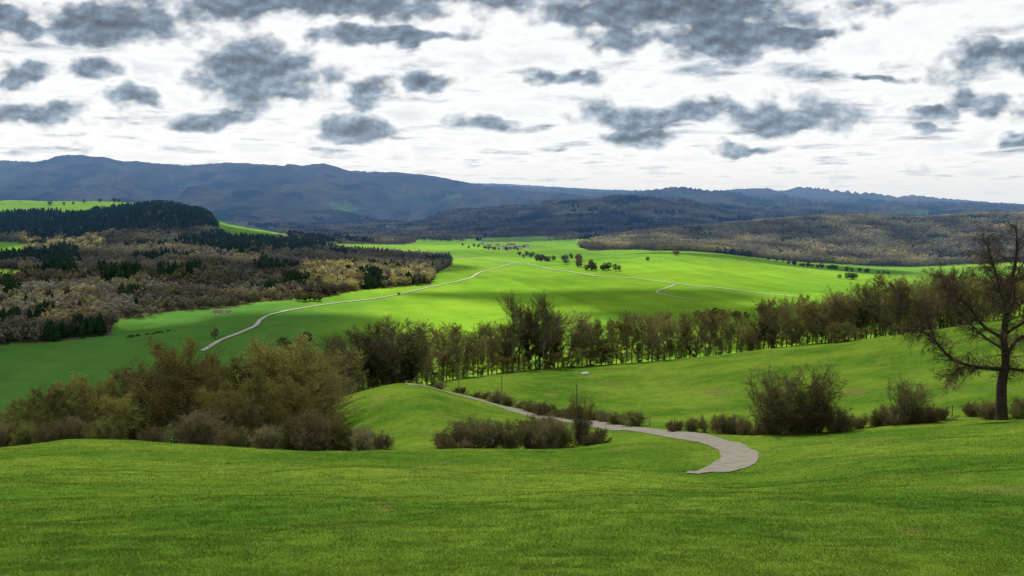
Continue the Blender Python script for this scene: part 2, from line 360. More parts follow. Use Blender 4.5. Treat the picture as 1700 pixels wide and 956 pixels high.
# ------------------------------------------------------------ grass blades (stuff)
NB=460000
py=RNG.uniform(725,985,NB); u=RNG.uniform(-.76,.76,NB)
g=gpy(py)
ys=np.exp(np.linspace(math.log(5),math.log(100),400))
prof=np.array([ -np.median(zs(np.linspace(-.6,.6,25)*y_,np.full(25,y_)))/y_ for y_ in ys])
o_=np.argsort(prof); yb=np.interp(g,prof[o_],ys[o_])*RNG.uniform(.9,1.1,NB)
k=(yb>5.2)&(yb<78); yb=yb[k]; u=u[k]; xb=u*yb; zb=zs(xb,yb)
lp=np.array([(p.x,p.y) for p in lane_pts[::6]]); lwid=np.array([lw(i/(len(lane_pts)-1)) for i in range(0,len(lane_pts),6)]); dm=np.full(len(xb),1e9)
for q,wq in zip(lp,lwid): dm=np.minimum(dm,np.hypot(xb-q[0],yb-q[1])-wq/2)
k=(dm>RNG.uniform(-.15,.25,len(dm))); xb,yb,zb=xb[k],yb[k],zb[k]; nb=len(xb)
sc=np.clip(yb/13,.7,4.2)**.6; tuft=sst(.25,.5,fbm(xb/.5,yb/.5,2,133)); clump=.55+.7*np.clip(.5+fbm(xb/.9,yb/.9,3,130)*1.2,0,1)+.5*tuft
h=RNG.uniform(.018,.044,nb)*sc*clump; wd=RNG.uniform(.004,.008,nb)*sc; a=RNG.uniform(0,2*np.pi,nb); la=RNG.uniform(0,2*np.pi,nb); le=RNG.uniform(.3,1.4,nb)*h
V=np.zeros((nb,3,3)); V[:,0]=np.stack([xb-np.cos(a)*wd,yb-np.sin(a)*wd,zb-.01],1); V[:,1]=np.stack([xb+np.cos(a)*wd,yb+np.sin(a)*wd,zb-.01],1)
V[:,2]=np.stack([xb+np.cos(la)*le,yb+np.sin(la)*le,zb+h],1)
c=meadow_col(xb,yb)*RNG.uniform(.9,1.35,(nb,1))*(1.14-.14*sst(14,35,yb))[:,None]; dry=RNG.random(nb)<.04; c[dry]=np.array([.22,.21,.08])  # nearest blades painted lighter to offset the shadows between blades
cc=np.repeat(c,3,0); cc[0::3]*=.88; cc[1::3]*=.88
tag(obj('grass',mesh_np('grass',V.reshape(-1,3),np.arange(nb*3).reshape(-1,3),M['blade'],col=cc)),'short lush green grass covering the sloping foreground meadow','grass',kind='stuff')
print('grass',nb,time.time()-T0)
# ------------------------------------------------------------ far forests (stuff)
def tmpl(n,seed,conifer=False):
    r=np.random.default_rng(seed); T=[]
    if conifer:
        for L in range(4):
            z0=.10+L*.2; z1=z0+.36-.03*L; R=.29*(1-L*.2); k=5
            for j in range(k):
                a0=2*np.pi*(j+L*.4)/k; a1=a0+2*np.pi/k*1.05; q=r.uniform(.8,1.15)
                T.append([(R*q*np.cos(a0),R*q*np.sin(a0),z0+r.uniform(-.04,.03)),(R*q*np.cos(a1),R*q*np.sin(a1),z0+r.uniform(-.04,.03)),(0,0,min(z1,1.0))])
        return np.array(T)
    for i in range(n):
        d=r.normal(size=3); d/=np.linalg.norm(d); rad=r.uniform(.55,1)**.5
        c=np.array([d[0]*.33*rad,d[1]*.33*rad,.58+d[2]*.38*rad]); s=r.uniform(.10,.2)
        q=r.normal(size=(3,3)); q/=np.linalg.norm(q,axis=1)[:,None]; q[:,2]*=1.25
        T.append(c+q*s)
    T.append([(-.02,0,-.05),(.02,0,-.05),(0,0,.5)]); T.append([(0,-.02,-.05),(0,.02,-.05),(0,0,.5)])
    return np.array(T)
def stamp(name,x,y,hgt,wid,conif,colr,n,label,seeds=5,var=.08):
    z=zs(x,y); allV=[];allC=[]; v=RNG.integers(0,seeds,len(x))
    for con in (False,True):
        for s in range(seeds):
            k=(conif==con)&(v==s)
            if not k.any(): continue
            T=tmpl(n,s*3+1,con); m=k.sum(); a=RNG.uniform(0,2*np.pi,m); ca,sa=np.cos(a)[:,None,None],np.sin(a)[:,None,None]
            W=(wid[k]*hgt[k])[:,None,None]; H=hgt[k][:,None,None]
            Tx,Ty,Tz=T[None,:,:,0],T[None,:,:,1],T[None,:,:,2]
            Vv=np.stack([x[k][:,None,None]+(Tx*ca-Ty*sa)*W,y[k][:,None,None]+(Tx*sa+Ty*ca)*W,z[k][:,None,None]+Tz*H],-1)
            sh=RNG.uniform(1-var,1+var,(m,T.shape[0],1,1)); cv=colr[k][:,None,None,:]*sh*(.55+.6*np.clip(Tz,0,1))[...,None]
            allV.append(Vv.reshape(-1,3)); allC.append((cv*np.ones((1,1,3,1))).reshape(-1,3))
    V=np.concatenate(allV); Cc=np.concatenate(allC)
    tag(obj(name,mesh_np(name,V,np.arange(len(V)).reshape(-1,3),M['forest'],col=Cc)),label,'forest',kind='stuff'); print(name,len(V)//3)
def scatter(n,u0,u1,y0,y1):
    y=np.sqrt(RNG.uniform(y0**2,y1**2,n)); u=RNG.uniform(u0,u1,n); return u*y,y
CON=[[(-300,355),(150,352),(240,350),(250,385),(180,392),(120,400),(40,396),(-300,396)],[(180,342),(270,336),(345,342),(368,380),(300,388),(240,372)],[(-200,426),(60,426),(110,414),(140,436),(60,444),(-200,440)],[(60,436),(120,430),(135,456),(70,464)],[(165,448),(235,452),(225,476),(170,474)],[(540,404),(672,406),(672,420),(540,416)],[(596,455),(640,462),(636,484),(600,484)],[(300,396),(540,402),(560,415),(400,425),(300,415)],[(0,470),(40,475),(35,500),(0,500)],[(260,450),(330,445),(340,458),(270,466)],[(420,440),(500,446),(490,456),(420,452)]]
BR=np.array([.128,.114,.084]); OC=np.array([.28,.24,.11]); GR=np.array([.158,.152,.125]); CO=np.array([.024,.054,.026]); OL=np.array([.13,.16,.05])
def fcol(x,y,con):
    n=np.clip(.5+fbm(x/110,y/110,3,200)*1.5,0,1)[:,None]; m=sst(.05,.42,fbm(x/130,y/130,3,210))[:,None]*RNG.uniform(.6,1,(len(x),1))*.75
    c=BR+(GR-BR)*n; c=c*(1-m)+OC*m; o=(RNG.random(len(x))<.07)[:,None]; c=np.where(o,OL,c)
    big=(.6+.85*np.clip(.5+fbm(x/190,y/190,2,215)*1.6,0,1))[:,None]
    c=c*RNG.uniform(.85,1.12,(len(x),1))*big; c[con]=CO*RNG.uniform(.8,1.35,(con.sum(),1)); return c
x,y=scatter(30000,-.80,-.02,820,2900); z=zs(x,y); a,b=proj(x,y,z)
k=inpoly(a,b,F1)&~anyp(a,b,F1H); x,y,a,b=x[k],y[k],a[k],b[k]
wx=fbm(x/60,y/60,3,222)*22; wy=fbm(x/60,y/60,3,226)*7
con=(anyp(a+wx,b+wy,CON)&(RNG.random(len(x))<.93))|((fbm(x/110,y/110,3,220)>.30)&(RNG.random(len(x))<.93))|(RNG.random(len(x))<.012)
fc=fcol(x,y,con); gold=((np.abs(a-610)<110)&(np.abs(b-462)<20)|(np.abs(a-100)<70)&(np.abs(b-408)<12))&~con&(RNG.random(len(x))<.6); fc[gold]=np.array([.42,.37,.14])*RNG.uniform(.7,1.2,(gold.sum(),1))
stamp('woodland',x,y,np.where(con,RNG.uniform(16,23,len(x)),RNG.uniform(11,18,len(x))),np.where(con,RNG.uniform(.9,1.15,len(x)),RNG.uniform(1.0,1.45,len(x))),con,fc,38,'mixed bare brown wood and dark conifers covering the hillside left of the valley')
x,y=scatter(32000,.05,.85,2300,3650); z=zs(x,y); a,b=proj(x,y,z)
k=inpoly(a,b,F2); x,y=x[k],y[k]; con=(fbm(x/160,y/160,3,240)>.32)&(RNG.random(len(x))<.8)
stamp('woodland',x,y,RNG.uniform(14,24,len(x)),RNG.uniform(1.1,1.5,len(x)),con,fcol(x,y,con)*np.array([1.55,1.5,1.15]),18,'brown spring wood covering the long low ridge right of the valley fields')  # crown colours multiplied warmer and brighter to paint sunlight on the ridge
x,y=scatter(30000,-.35,.45,2350,5300); z=zs(x,y); a,b=proj(x,y,z)
k=((inpoly(a,b,F3)&(y>2350))|((b<401)&(y>2900)&~anyp(a,b,GREENF)))&~inpoly(a,b,F2)&~inpoly(a,b,F1)&~anyp(a,b,F1H)&(fbm(x/300,y/350,3,250)>-.28); x,y=x[k],y[k]; con=fbm(x/260,y/260,3,260)>.18
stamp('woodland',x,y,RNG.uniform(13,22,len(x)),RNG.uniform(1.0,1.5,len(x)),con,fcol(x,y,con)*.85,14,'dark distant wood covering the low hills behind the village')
print('forest',time.time()-T0)
# ------------------------------------------------------------ tree generator
class Tree:
    def __init__(s,seed): s.r=random.Random(seed); s.seg=[]; s.leaf=[]; s.ivy=[]
    def rv(s):
        r=s.r; return Vector((r.gauss(0,1),r.gauss(0,1),r.gauss(0,1)))
    def grow(s,p,d,L,r,lev,c):
        n=c['seg'][lev]; st=L/n; R=s.r; mx_=len(c['seg'])-1; rr=r
        for i in range(n):
            t=(i+1)/n
            d=(d+s.rv()*c['wig'][lev]+Vector((0,0,1))*c['trop'][lev]).normalized()
            p2=p+d*st; r2=max(r*(1-t*c['tap'][lev]),c['rmin']); s.seg.append((p.copy(),p2.copy(),rr,r2,lev))
            if lev<mx_ and t>c['start'][lev]:
                ex=c['nch'][lev]/(n*(1-c['start'][lev])); k=int(ex)+(R.random()<ex-int(ex))
                for _ in range(k):
                    ax=s.rv().cross(d).normalized(); an=math.radians(c['ang'][lev]+R.uniform(-14,14))
                    cd=(d*math.cos(an)+ax*math.sin(an)).normalized()
                    tt=(t-c['start'][lev])/(1-c['start'][lev]+1e-6)
                    sh=c['shape'](tt) if lev==0 else 1-.45*t
                    s.grow(p+d*st*R.random(),cd,L*c['rat'][lev]*sh*R.uniform(.75,1.2),r2*c['rr'][lev],lev+1,c)
            if lev>=mx_-c.get('ll',0) and c['leafn']:
                q=c['leafn']*(1 if lev==mx_ else .5)
                for _ in range(int(q)+(R.random()<q-int(q))): s.leaf.append(p2+s.rv()*c.get('lj',.12))
            p=p2; rr=r2
    def meshes(s,name,matT,matC,leafmat,ls,thick,twmul=1.0,ivymat=None):
        def tubes(segs,k,mul=1.0):
            if not segs: return np.zeros((0,3)),np.zeros((0,4),int)
            A=np.array([q[0][:] for q in segs]);B=np.array([q[1][:] for q in segs]); ra=np.array([q[2] for q in segs])*mul; rb=np.array([q[3] for q in segs])*mul
            d=B-A; d/=np.linalg.norm(d,axis=1)[:,None]+1e-9; ref=np.where(np.abs(d[:,2:3])>.9,[[1.,0,0]],[[0,0,1.]]); e=np.cross(d,ref); e/=np.linalg.norm(e,axis=1)[:,None]; f=np.cross(d,e)
            n=len(A); V=np.zeros((n,2*k,3))
            for j in range(k):
                t=2*np.pi*j/k; q=e*math.cos(t)+f*math.sin(t); V[:,j]=A+q*ra[:,None]-d*ra[:,None]*.3; V[:,k+j]=B+q*rb[:,None]
            b=np.arange(n)[:,None]*2*k; Fq=np.concatenate([np.stack([b[:,0]+j,b[:,0]+(j+1)%k,b[:,0]+k+(j+1)%k,b[:,0]+k+j],1) for j in range(k)])
            return V.reshape(-1,3),Fq
        T=[q for q in s.seg if q[4]==0 or q[2]>thick]; Cw=[q for q in s.seg if not(q[4]==0 or q[2]>thick)]
        V,Fq=tubes(T,7); mt=mesh_np(name+'_trunk',V,Fq,matT,smooth=True)
        V,Fq=tubes(Cw,3,twmul); mi=np.zeros(len(Fq),int); Vs=[V];Fs=[Fq];Ms=[mi]; nv=len(V); rn=np.random.default_rng(3)
        for lst,idx,size in ((s.leaf,1,ls),(s.ivy,2,.22)):
            if not lst: continue
            Cn=np.array([q[:] for q in lst]); n=len(Cn); a=rn.normal(size=(n,3)); a/=np.linalg.norm(a,axis=1)[:,None]; b=np.cross(a,rn.normal(size=(n,3))); b/=np.linalg.norm(b,axis=1)[:,None]
            sz=size*rn.uniform(.5,1.3,(n,1)); Q=np.stack([Cn-a*sz,Cn-b*sz*.6,Cn+a*sz,Cn+b*sz*.6],1).reshape(-1,3)
            Vs.append(Q);Fs.append(np.arange(n*4).reshape(-1,4)+nv); nv+=n*4; Ms.append(np.full(n,idx))
        mc=mesh_np(name+'_crown',np.concatenate(Vs),np.concatenate(Fs),[matC,leafmat,ivymat or leafmat],mi=np.concatenate(Ms))
        print(name,len(mc.polygons)); return mt,mc
    def add_ivy(s,n,zmax,rad):
        tr=[q for q in s.seg if q[0].z<zmax and q[4]<=1 and q[2]>.06]
        for _ in range(n):
            q=s.r.choice(tr); t=s.r.random(); p=q[0].lerp(q[1],t); s.ivy.append(p+s.rv()*rad*(1-.5*p.z/zmax))
rnd_shape=lambda t: .55+.6*math.sin(math.pi*min(1,t*.85+.12))
def cfg(**k):
    c=dict(seg=[10,6,4,2],wig=[.05,.16,.2,.24],trop=[.05,.06,.04,.03],tap=[.85,.85,.8,.6],rmin=.012,start=[.3,.2,.15,0],nch=[15,8,6,0],ang=[48,42,40],rat=[.42,.5,.5],rr=[.5,.5,.5],shape=rnd_shape,leafn=0)
    c.update(k); return c
KIND={}
def mk(key,seed,h,c,trunk_r,mats,ls=.16,thick=.07,twmul=1.0,ivy=None,stems=1,spread=0,base=.2):
    t=Tree(seed)
    for i in range(stems):
        a=t.r.uniform(0,6.28); q=spread*t.r.uniform(.2,1) if stems>1 else 0
        d=Vector((math.cos(a)*q,math.sin(a)*q,1)).normalized(); b0=Vector((math.cos(a)*base*q,math.sin(a)*base*q,-.2))
        if stems>1: t.seg.append((Vector((0,0,-.25)),b0+Vector((0,0,.03)),trunk_r*1.2,trunk_r,0))
        t.grow(b0,d,h*(t.r.uniform(.7,1) if stems>1 else 1),trunk_r*(t.r.uniform(.6,1) if stems>1 else 1),0,c)
    if ivy: t.add_ivy(*ivy)
    zz=sorted(q[1].z for q in t.seg); top=zz[int(len(zz)*.995)]
    KIND[key]=(*t.meshes(key,mats[0],mats[1],mats[2],ls,thick,twmul,M['ivy']),top)
B,TW,TD=M['bark'],M['twig'],M['twigdark']
tall=cfg(nch=[24,10,7,0],ang=[42,40,38],rat=[.36,.5,.5],start=[.28,.12,.1,0],trop=[.06,.09,.06,.05],rmin=.019,leafn=.15)
mk('tall_a',1,20,tall,.32,(B,TD,M['ochre']),ls=.14,twmul=1.3)
mk('tall_b',2,20,cfg(nch=[24,10,7,0],ang=[48,42,40],rat=[.41,.5,.5],start=[.26,.12,.1,0],trop=[.05,.08,.06,.05],rmin=.019,leafn=.55),.34,(B,TW,M['ochre']),ls=.17,twmul=1.3)
mk('ivy_a',3,18,tall,.32,(B,TD,M['ochre']),ls=.14,ivy=(2300,11.0,.5),twmul=1.3)
mk('ivy_b',4,16,cfg(nch=[24,10,7,0],rat=[.45,.5,.5],rmin=.019,leafn=.12),.32,(B,TD,M['ochre']),ivy=(2300,9,.65),twmul=1.3)
slim=cfg(nch=[24,9,6,0],ang=[40,40,40],rat=[.28,.5,.5],start=[.32,.12,.1,0],trop=[.04,.11,.07,.05],rmin=.019,leafn=.18)
mk('slim_a',5,16,slim,.2,(B,TW,M['brownbud']),ls=.15,twmul=1.3)
slim2=dict(slim); slim2['leafn']=.7; slim2['start']=[.26,.1,.1,0]; slim2['rat']=[.31,.5,.5]
mk('slim_b',6,15,slim2,.2,(B,TW,M['ochre']),ls=.17,twmul=1.25)
mk('slim_c',16,15,slim2,.2,(B,TW,M['olive']),ls=.16,twmul=1.25)
mk('olive_a',7,13,cfg(nch=[24,9,6,0],rat=[.41,.5,.5],start=[.16,.12,.1,0],leafn=1.0,rmin=.016,ll=1),.2,(B,TW,M['olive']),ls=.18)
rd=cfg(seg=[9,6,4,2],nch=[34,13,7,0],ang=[60,46,42],rat=[.48,.46,.42],start=[.10,.1,.1,0],wig=[.08,.14,.18,.18],trop=[.02,.04,.05,.05],rmin=.012,leafn=2.2,ll=1,lj=.18)
mk('round_a',8,13,rd,.24,(B,TD,M['brownbud']),ls=.10)
mk('round_b',9,12,rd,.24,(B,TD,M['ochredark']),ls=.10)
mk('round_c',10,12.5,rd,.24,(B,TD,M['olivedark']),ls=.095)
sh=cfg(seg=[6,5,3],wig=[.16,.22,.25],trop=[.05,.06,.04],tap=[.8,.8,.6],rmin=.007,start=[.15,.1,0],nch=[16,7,0],ang=[46,42],rat=[.5,.5],rr=[.6,.6],shape=lambda t:1-.4*t,leafn=1.0,lj=.08)
mk('shrub_a',20,3,sh,.035,(TD,TW,M['bramble']),ls=.05,thick=.03,stems=20,spread=.8,base=.8)
sh2=dict(sh); sh2['leafn']=1.8; sh2['ll']=1
mk('shrub_b',21,3,sh2,.035,(TW,TW,M['blossom']),ls=.045,thick=.03,stems=20,spread=.8,base=.8)
mk('shrub_d',24,3,sh2,.035,(TD,TW,M['olivedark']),ls=.05,thick=.03,stems=20,spread=.75,base=.8)
mk('shrub_c',22,3,sh2,.035,(TD,TW,M['bramble']),ls=.055,thick=.03,stems=22,spread=1.3,base=1.2)
sh3=dict(sh); sh3.update(leafn=.8,nch=[20,9,0],rat=[.36,.5],ang=[50,42]); mk('sapling',23,6,sh3,.055,(TD,TD,M['brownbud']),ls=.055,thick=.035,stems=22,spread=.45,base=1.6)
print('trees',time.time()-T0)
PEND=[]
def plant(kind,px,y,h,name,cat,label,group,sx=1.0,rot=None,order=True,part='crown'):
    mt,mc,h0=KIND[kind]; x,yy,z=place(px,y); s=h/h0
    o=empty(name,(x,yy,z-.05),random.uniform(0,6.28) if rot is None else rot,(s*sx,s*sx,s))
    a=obj('trunk' if part=='crown' else 'stems',mt,o); b=obj('crown' if part=='crown' else 'twigs',mc,o)
    o['category']=cat; o['group']=group; PEND.append((group,px,o,label)); return o
def ordn(n):
    return f"{n}{'th' if 10<=n%100<=20 else {1:'st',2:'nd',3:'rd'}.get(n%10,'th')}"
LOOK={'tall_a':'tall bare brown tree','tall_b':'tall tree with ochre buds','ivy_a':'tall tree with dark ivied trunk','ivy_b':'broad tree with dark ivied trunk','slim_a':'slender bare tree','slim_b':'slender tree with ochre buds','slim_c':'slender tree with green buds','olive_a':'leafing yellow green tree','round_a':'round bushy brown tree','round_b':'round bushy tan tree','round_c':'round bushy olive tree','shrub_a':'dense bare brown shrub','shrub_b':'round pale budded shrub','shrub_c':'low brown bramble mound','shrub_d':'round dull olive shrub','sapling':'upright bare thicket'}
top=[(530,600),(560,566),(620,528),(680,536),(740,545),(800,537),(830,532),(850,503),(900,506),(940,518),(1000,530),(1050,522),(1100,525),(1150,524),(1200,514),(1280,504),(1340,494),(1400,482),(1450,462),(1500,456),(1560,450),(1640,450)]
tx=[t[0] for t in top]; ty=[t[1] for t in top]
px=545
while px<1700:
    yv=float(np.interp(px,[540,700,800,1200,1480,1650],[185,200,240,268,235,215]))+random.uniform(-6,22)
    x,yy,z=place(px,yv); by=proj(x,yy,z)[1]; tp=np.interp(px,tx,ty)+random.choice([-10,-2,4,10,20,32])
    h=(by-tp)*yv/FP
    if 600<px<690: k=random.choice(['ivy_a','ivy_b','ivy_a','tall_a'])
    elif 830<px<945: k=random.choice(['ivy_a','tall_a','ivy_b','tall_a'])
    elif 960<px<1030: k=random.choice(['olive_a','tall_b','slim_c'])
    elif px>1480: k=random.choice(['tall_b','tall_a','slim_b','slim_a','tall_a','tall_b'])
    else: k=random.choice(['slim_a','slim_b','slim_c','tall_b','tall_a','tall_b','slim_a','tall_b','slim_b','tall_a','ivy_a'])
    plant(k,px,yv,max(h,7),'bare_tree','tree',LOOK[k]+' in the row beyond the second meadow','trees in the row beyond the second meadow',sx=random.uniform(.95,1.3))
    px+=random.uniform(5.5,10.5)
for px_,h in ((850,24.5),(901,23.5)):
    plant('tall_a',px_,238,h,'bare_tree','tree','','x',sx=.75)
    o=PEND.pop()[2]; del o['group']; o['label']='tallest tree of the row, '+('left' if px_==850 else 'right')+' of two rising above the rest'
px=560
while px<1700:
    yv=float(np.interp(px,[540,700,800,1200,1480,1650],[180,195,232,260,228,208]))+random.uniform(-3,16)
    k=random.choice(['olive_a','round_b','round_a','round_c','round_a'])
    plant(k,px,yv,random.uniform(2.8,6.2),'understorey_bush','bush',{'olive_a':'yellow green','round_b':'tan','round_a':'brown','round_c':'olive'}[k]+' bush between the trunks of the tree row','bushes between the trunks of the tree row',sx=random.uniform(1.2,1.9))
    px+=random.uniform(11,20)
for (px_,yv,h,k) in ((20,92,5.0,'round_b'),(58,95,6.8,'round_b'),(98,98,8.2,'round_a'),(145,100,10.2,'round_b'),(190,104,10.8,'round_c'),(222,106,11.6,'round_a'),(292,98,14.4,'round_b'),(252,110,13.2,'round_c'),(340,108,13.4,'round_a'),(375,114,12.6,'round_b'),(405,112,13.6,'round_c'),(452,108,15.6,'round_b'),(425,118,14,'round_a'),(490,114,14.2,'round_c'),(520,118,13,'round_b'),(540,130,12,'tall_b'),(562,138,12.5,'tall_a'),(428,94,9.4,'round_c'),(190,90,6.4,'round_b'),(352,92,7.8,'round_b'),(485,95,8.8,'round_b'),(120,88,5.6,'round_c'),(538,108,9,'round_a'),(75,88,4.4,'round_c'),(395,90,6.6,'round_a')):
    plant(k,px_,yv,h,'bushy_tree','tree',LOOK[k]+' in the copse below the front meadow','trees of the copse below the front meadow',sx=random.uniform(1.05,1.2))
SH='shrubs along the lower edge of the front meadow'
for (px_,yv,h,k) in ((8,80,2.6,'shrub_b'),(45,80,2.6,'shrub_d'),(85,78,2.4,'shrub_a'),(125,80,2.8,'shrub_b'),(165,80,2.4,'shrub_d'),(255,80,2.0,'shrub_a'),(330,72,3.3,'shrub_b'),(385,80,2.4,'shrub_a'),(442,74,2.4,'shrub_b'),(480,76,3.0,'shrub_d'),(525,75,4.0,'shrub_a'),(560,75,2.9,'shrub_d'),(600,73,2.4,'shrub_b'),(625,75,1.6,'shrub_c'),(580,78,2.2,'shrub_c')):
    plant(k,px_,yv,h,'shrub','shrub',LOOK[k]+' at the lower edge of the front meadow',SH,sx=random.uniform(.8,1.0),part='s')
for (px_,yv,h,k) in ((755,76,1.7,'shrub_c'),(785,77,3.1,'shrub_a'),(818,78,2.0,'shrub_d'),(845,78,2.9,'shrub_a'),(878,78,2.3,'shrub_b'),(908,79,3.4,'shrub_a'),(932,80,2.4,'shrub_d'),(962,82,5.4,'sapling'),(978,80,1.8,'shrub_c'),(770,84,2.2,'shrub_c'),(890,84,2.8,'shrub_a')):
    plant(k,px_,yv,h,'shrub','shrub',LOOK[k]+' in the thicket below the lane','shrubs in the thicket below the lane',sx=random.uniform(.85,1.15) if k!='sapling' else .55,part='s')
last=None
for p in lane_pts:
    if last and (p-last).length<4.2: continue
    pxp,pyp=proj(p.x,p.y,float(zs(p.x,p.y)))
    if pxp>1060 or pxp<715: continue
    last=p; yy=p.y+5.6+random.uniform(-.4,1.2)
    pp=proj(p.x+1,yy,float(zs(p.x+1,yy)))[0]
    k=random.choice(['shrub_c','shrub_a','shrub_c','shrub_d'])
    plant(k,pp,yy,random.uniform(.9,2.3),'hedge_shrub','shrub',LOOK[k]+' in the low hedge beyond the lane','low hedge beyond the lane',sx=random.uniform(1.1,1.6),part='s')
for (px_,yv,h,k) in ((1125,88,1.2,'shrub_c'),(1150,88,1.5,'shrub_d'),(1185,86,1.9,'shrub_c'),(1215,85,2.2,'shrub_a'),(1245,84,1.8,'shrub_c'),(1281,83,6.9,'sapling'),(1318,83,2.8,'shrub_d'),(1352,83,7.1,'sapling'),(1385,82,2.8,'shrub_a'),(1420,82,1.4,'shrub_c'),(1455,82,1.7,'shrub_d'),(1480,81,2.1,'shrub_a'),(1503,81,4.8,'sapling'),(1530,81,1.8,'shrub_c'),(1560,81,1.4,'shrub_c'),(1625,83,1.4,'shrub_c'),(1645,80,2.0,'shrub_a'),(1690,80,2.2,'shrub_d')):
    plant(k,px_,yv,h,'hedge_shrub','shrub',LOOK[k]+' in the hedge between the two meadows','hedge between the two meadows',sx=1.0 if k!='sapling' else .95,part='s')
# ------------------------------------------------------------ the big tree on the right
bt=Tree(77); by_=78.0; bx=place(1663,by_); s_=by_/FP
bc=cfg(seg=[6,7,6,4,3],wig=[.16,.2,.22,.22,.2],trop=[.02,.0,-.03,-.12,-.2],tap=[.75,.8,.8,.8,.5],rmin=.006,start=[.15,.12,.05,.05,0],nch=[9,8,11,7,0],ang=[48,46,46,44],rat=[.55,.55,.54,.6],rr=[.62,.55,.55,.6],shape=lambda t:1-.45*t,leafn=0)
def limb(pts,r0,r1,dep=0,sub=True,den=1.0,sc_=1.0):
    q=[Vector((a*s_,d*s_+dep,b*s_)) for (a,b,d) in pts]; sp=spline(q,4); n=len(sp)-1
    for i in range(n):
        t0,t1=i/n,(i+1)/n; ra=r0+(r1-r0)*t0; rb=r0+(r1-r0)*t1
        bt.seg.append((sp[i]+bt.rv()*0,sp[i+1],ra,rb,0))
        if sub and t1>.2:
            for _ in range(int(den*2.6+bt.r.random())):
                d=(sp[i+1]-sp[i]).normalized(); ax=bt.rv().cross(d).normalized(); an=math.radians(bt.r.uniform(35,75))
                cd=(d*math.cos(an)+ax*math.sin(an)+Vector((0,0,.15))).normalized()
                bt.grow(sp[i].lerp(sp[i+1],bt.r.random()),cd,bt.r.uniform(1.5,3.4)*(1-.3*t0)*sc_,min(rb*.5,.045),2,bc)
bt.seg.append((Vector((0,0,-.6)),Vector((0,0,.5)),.9,.56,0))
limb([(0,5,0),(-4,60,0),(0,100,0),(-6,150,0),(-2,215,0),(6,280,0),(2,332,0)],.55,.04,den=1.0)
limb([(-3,88,0),(-40,92,-8),(-72,98,-14),(-105,112,-20),(-132,140,-22),(-160,158,-26),(-180,160,-30)],.24,.03,den=1.1,sc_=.85)
limb([(-72,98,-14),(-95,88,-20),(-115,80,-30)],.08,.02,sc_=.7)
limb([(-132,140,-22),(-148,175,-25),(-158,198,-25)],.07,.02,sc_=.8)
limb([(-4,140,0),(-35,160,10),(-62,196,15),(-90,215,20),(-108,245,20)],.19,.03)
limb([(-3,185,0),(-30,225,-20),(-50,270,-30),(-62,305,-30)],.15,.03)
limb([(-2,215,0),(-22,270,25),(-25,320,30)],.11,.02)
limb([(0,110,0),(30,135,20),(70,150,30),(110,190,30),(150,200,30)],.2,.03)
limb([(-2,150,0),(30,185,-20),(60,230,-30),(95,262,-30)],.17,.03)
limb([(0,210,0),(25,255,20),(50,300,20)],.12,.02)
limb([(0,90,0),(15,95,-40),(20,120,-80),(0,150,-110)],.17,.03,den=.8)
limb([(0,120,0),(-15,140,50),(-30,180,100),(-20,220,130)],.17,.03,den=.8)
limb([(0,170,0),(20,200,50),(10,250,90)],.13,.03)
limb([(0,180,0),(-25,210,-50),(-45,240,-80)],.13,.03,den=.8)
mt,mc=bt.meshes('big_tree',M['barkbig'],M['twigbig'],M['ochre'],.05,.04,1.15)
o=empty('gnarled_tree',(bx[0],bx[1],bx[2])); obj('trunk',mt,o); obj('crown',mc,o)
tag(o,'huge dark gnarled tree with drooping twigs at the right edge of the meadow','tree')
print('big',time.time()-T0)
# ------------------------------------------------------------ valley trees (individual, small in the picture)
def vproto(key,n,mat,con=False,seed=5):
    T=tmpl(n,seed,con); V=T.reshape(-1,3).copy(); mc=mesh_np(key+'_crown',V,np.arange(len(V)).reshape(-1,3),mat)
    b=MB(); b.tube([(0,0,-.05),(0,0,.25),(.01,0,.6)],[.03,.024,.01],6); me=bpy.data.meshes.new(key+'_trunk'); me.from_pydata(b.v,[],b.f); me.materials.append(M['vbark']); KIND[key]=(me,mc,.93)
vproto('v_brown',110,M['vtree'],seed=5); vproto('v_brown2',80,M['vtree'],seed=8); vproto('v_green',110,M['vgreen'],seed=9)
def vrow(pts,n,hh,kinds,where,group,jit=4,sx=(1,1.5)):
    P_=[hit(p[0],p[1],450) for p in pts]
    for i in range(n):
        t=(i+.5)/n*(len(P_)-1) if len(P_)>1 else 0; k=min(int(t),max(len(P_)-2,0)); f=t-k
        a=P_[k]; b=P_[min(k+1,len(P_)-1)]; x=a[0]+(b[0]-a[0])*f+random.uniform(-jit,jit); y=a[1]+(b[1]-a[1])*f+random.uniform(-jit,jit); z=float(zs(x,y))
        kd=random.choice(kinds); mt,mc,h0=KIND[kd]; h=random.uniform(*hh); s=h/h0; q=random.uniform(*sx)
        o=empty('field_tree',(x,y,z-.2),random.uniform(0,6.28),(s*q,s*q,s)); obj('trunk',mt,o); obj('crown',mc,o); o['category']='tree'
        if n==1: o['label']=where
        else: o['group']=group; PEND.append((group,proj(x,y,z)[0],o,('green ' if kd=='v_green' else 'brown ')+where))
vrow([(357,563)],1,(11,12),['v_brown2'],'lone small tree in the dark green field beside the valley road',None,0,(1,1.1))
vrow([(1122,424)],1,(16,17),['v_brown'],'lone dark tree on the crest of the bright green hill',None,0)
vrow([(1075,433)],1,(9,10),['v_brown'],'small round bush just below the crest of the bright green hill',None,0)
vrow([(1028,449)],1,(9,10),['v_brown'],'single dark bush right of the tree clump in the bright fields',None,0)
vrow([(662,490)],1,(4,4.5),['v_green'],'small dark bush beside the middle of the valley road',None,0)
vrow([(865,424),(895,432),(918,434)],18,(8,15),['v_brown','v_green'],'tree in the clump just below the village','trees in the clump just below the village',24)
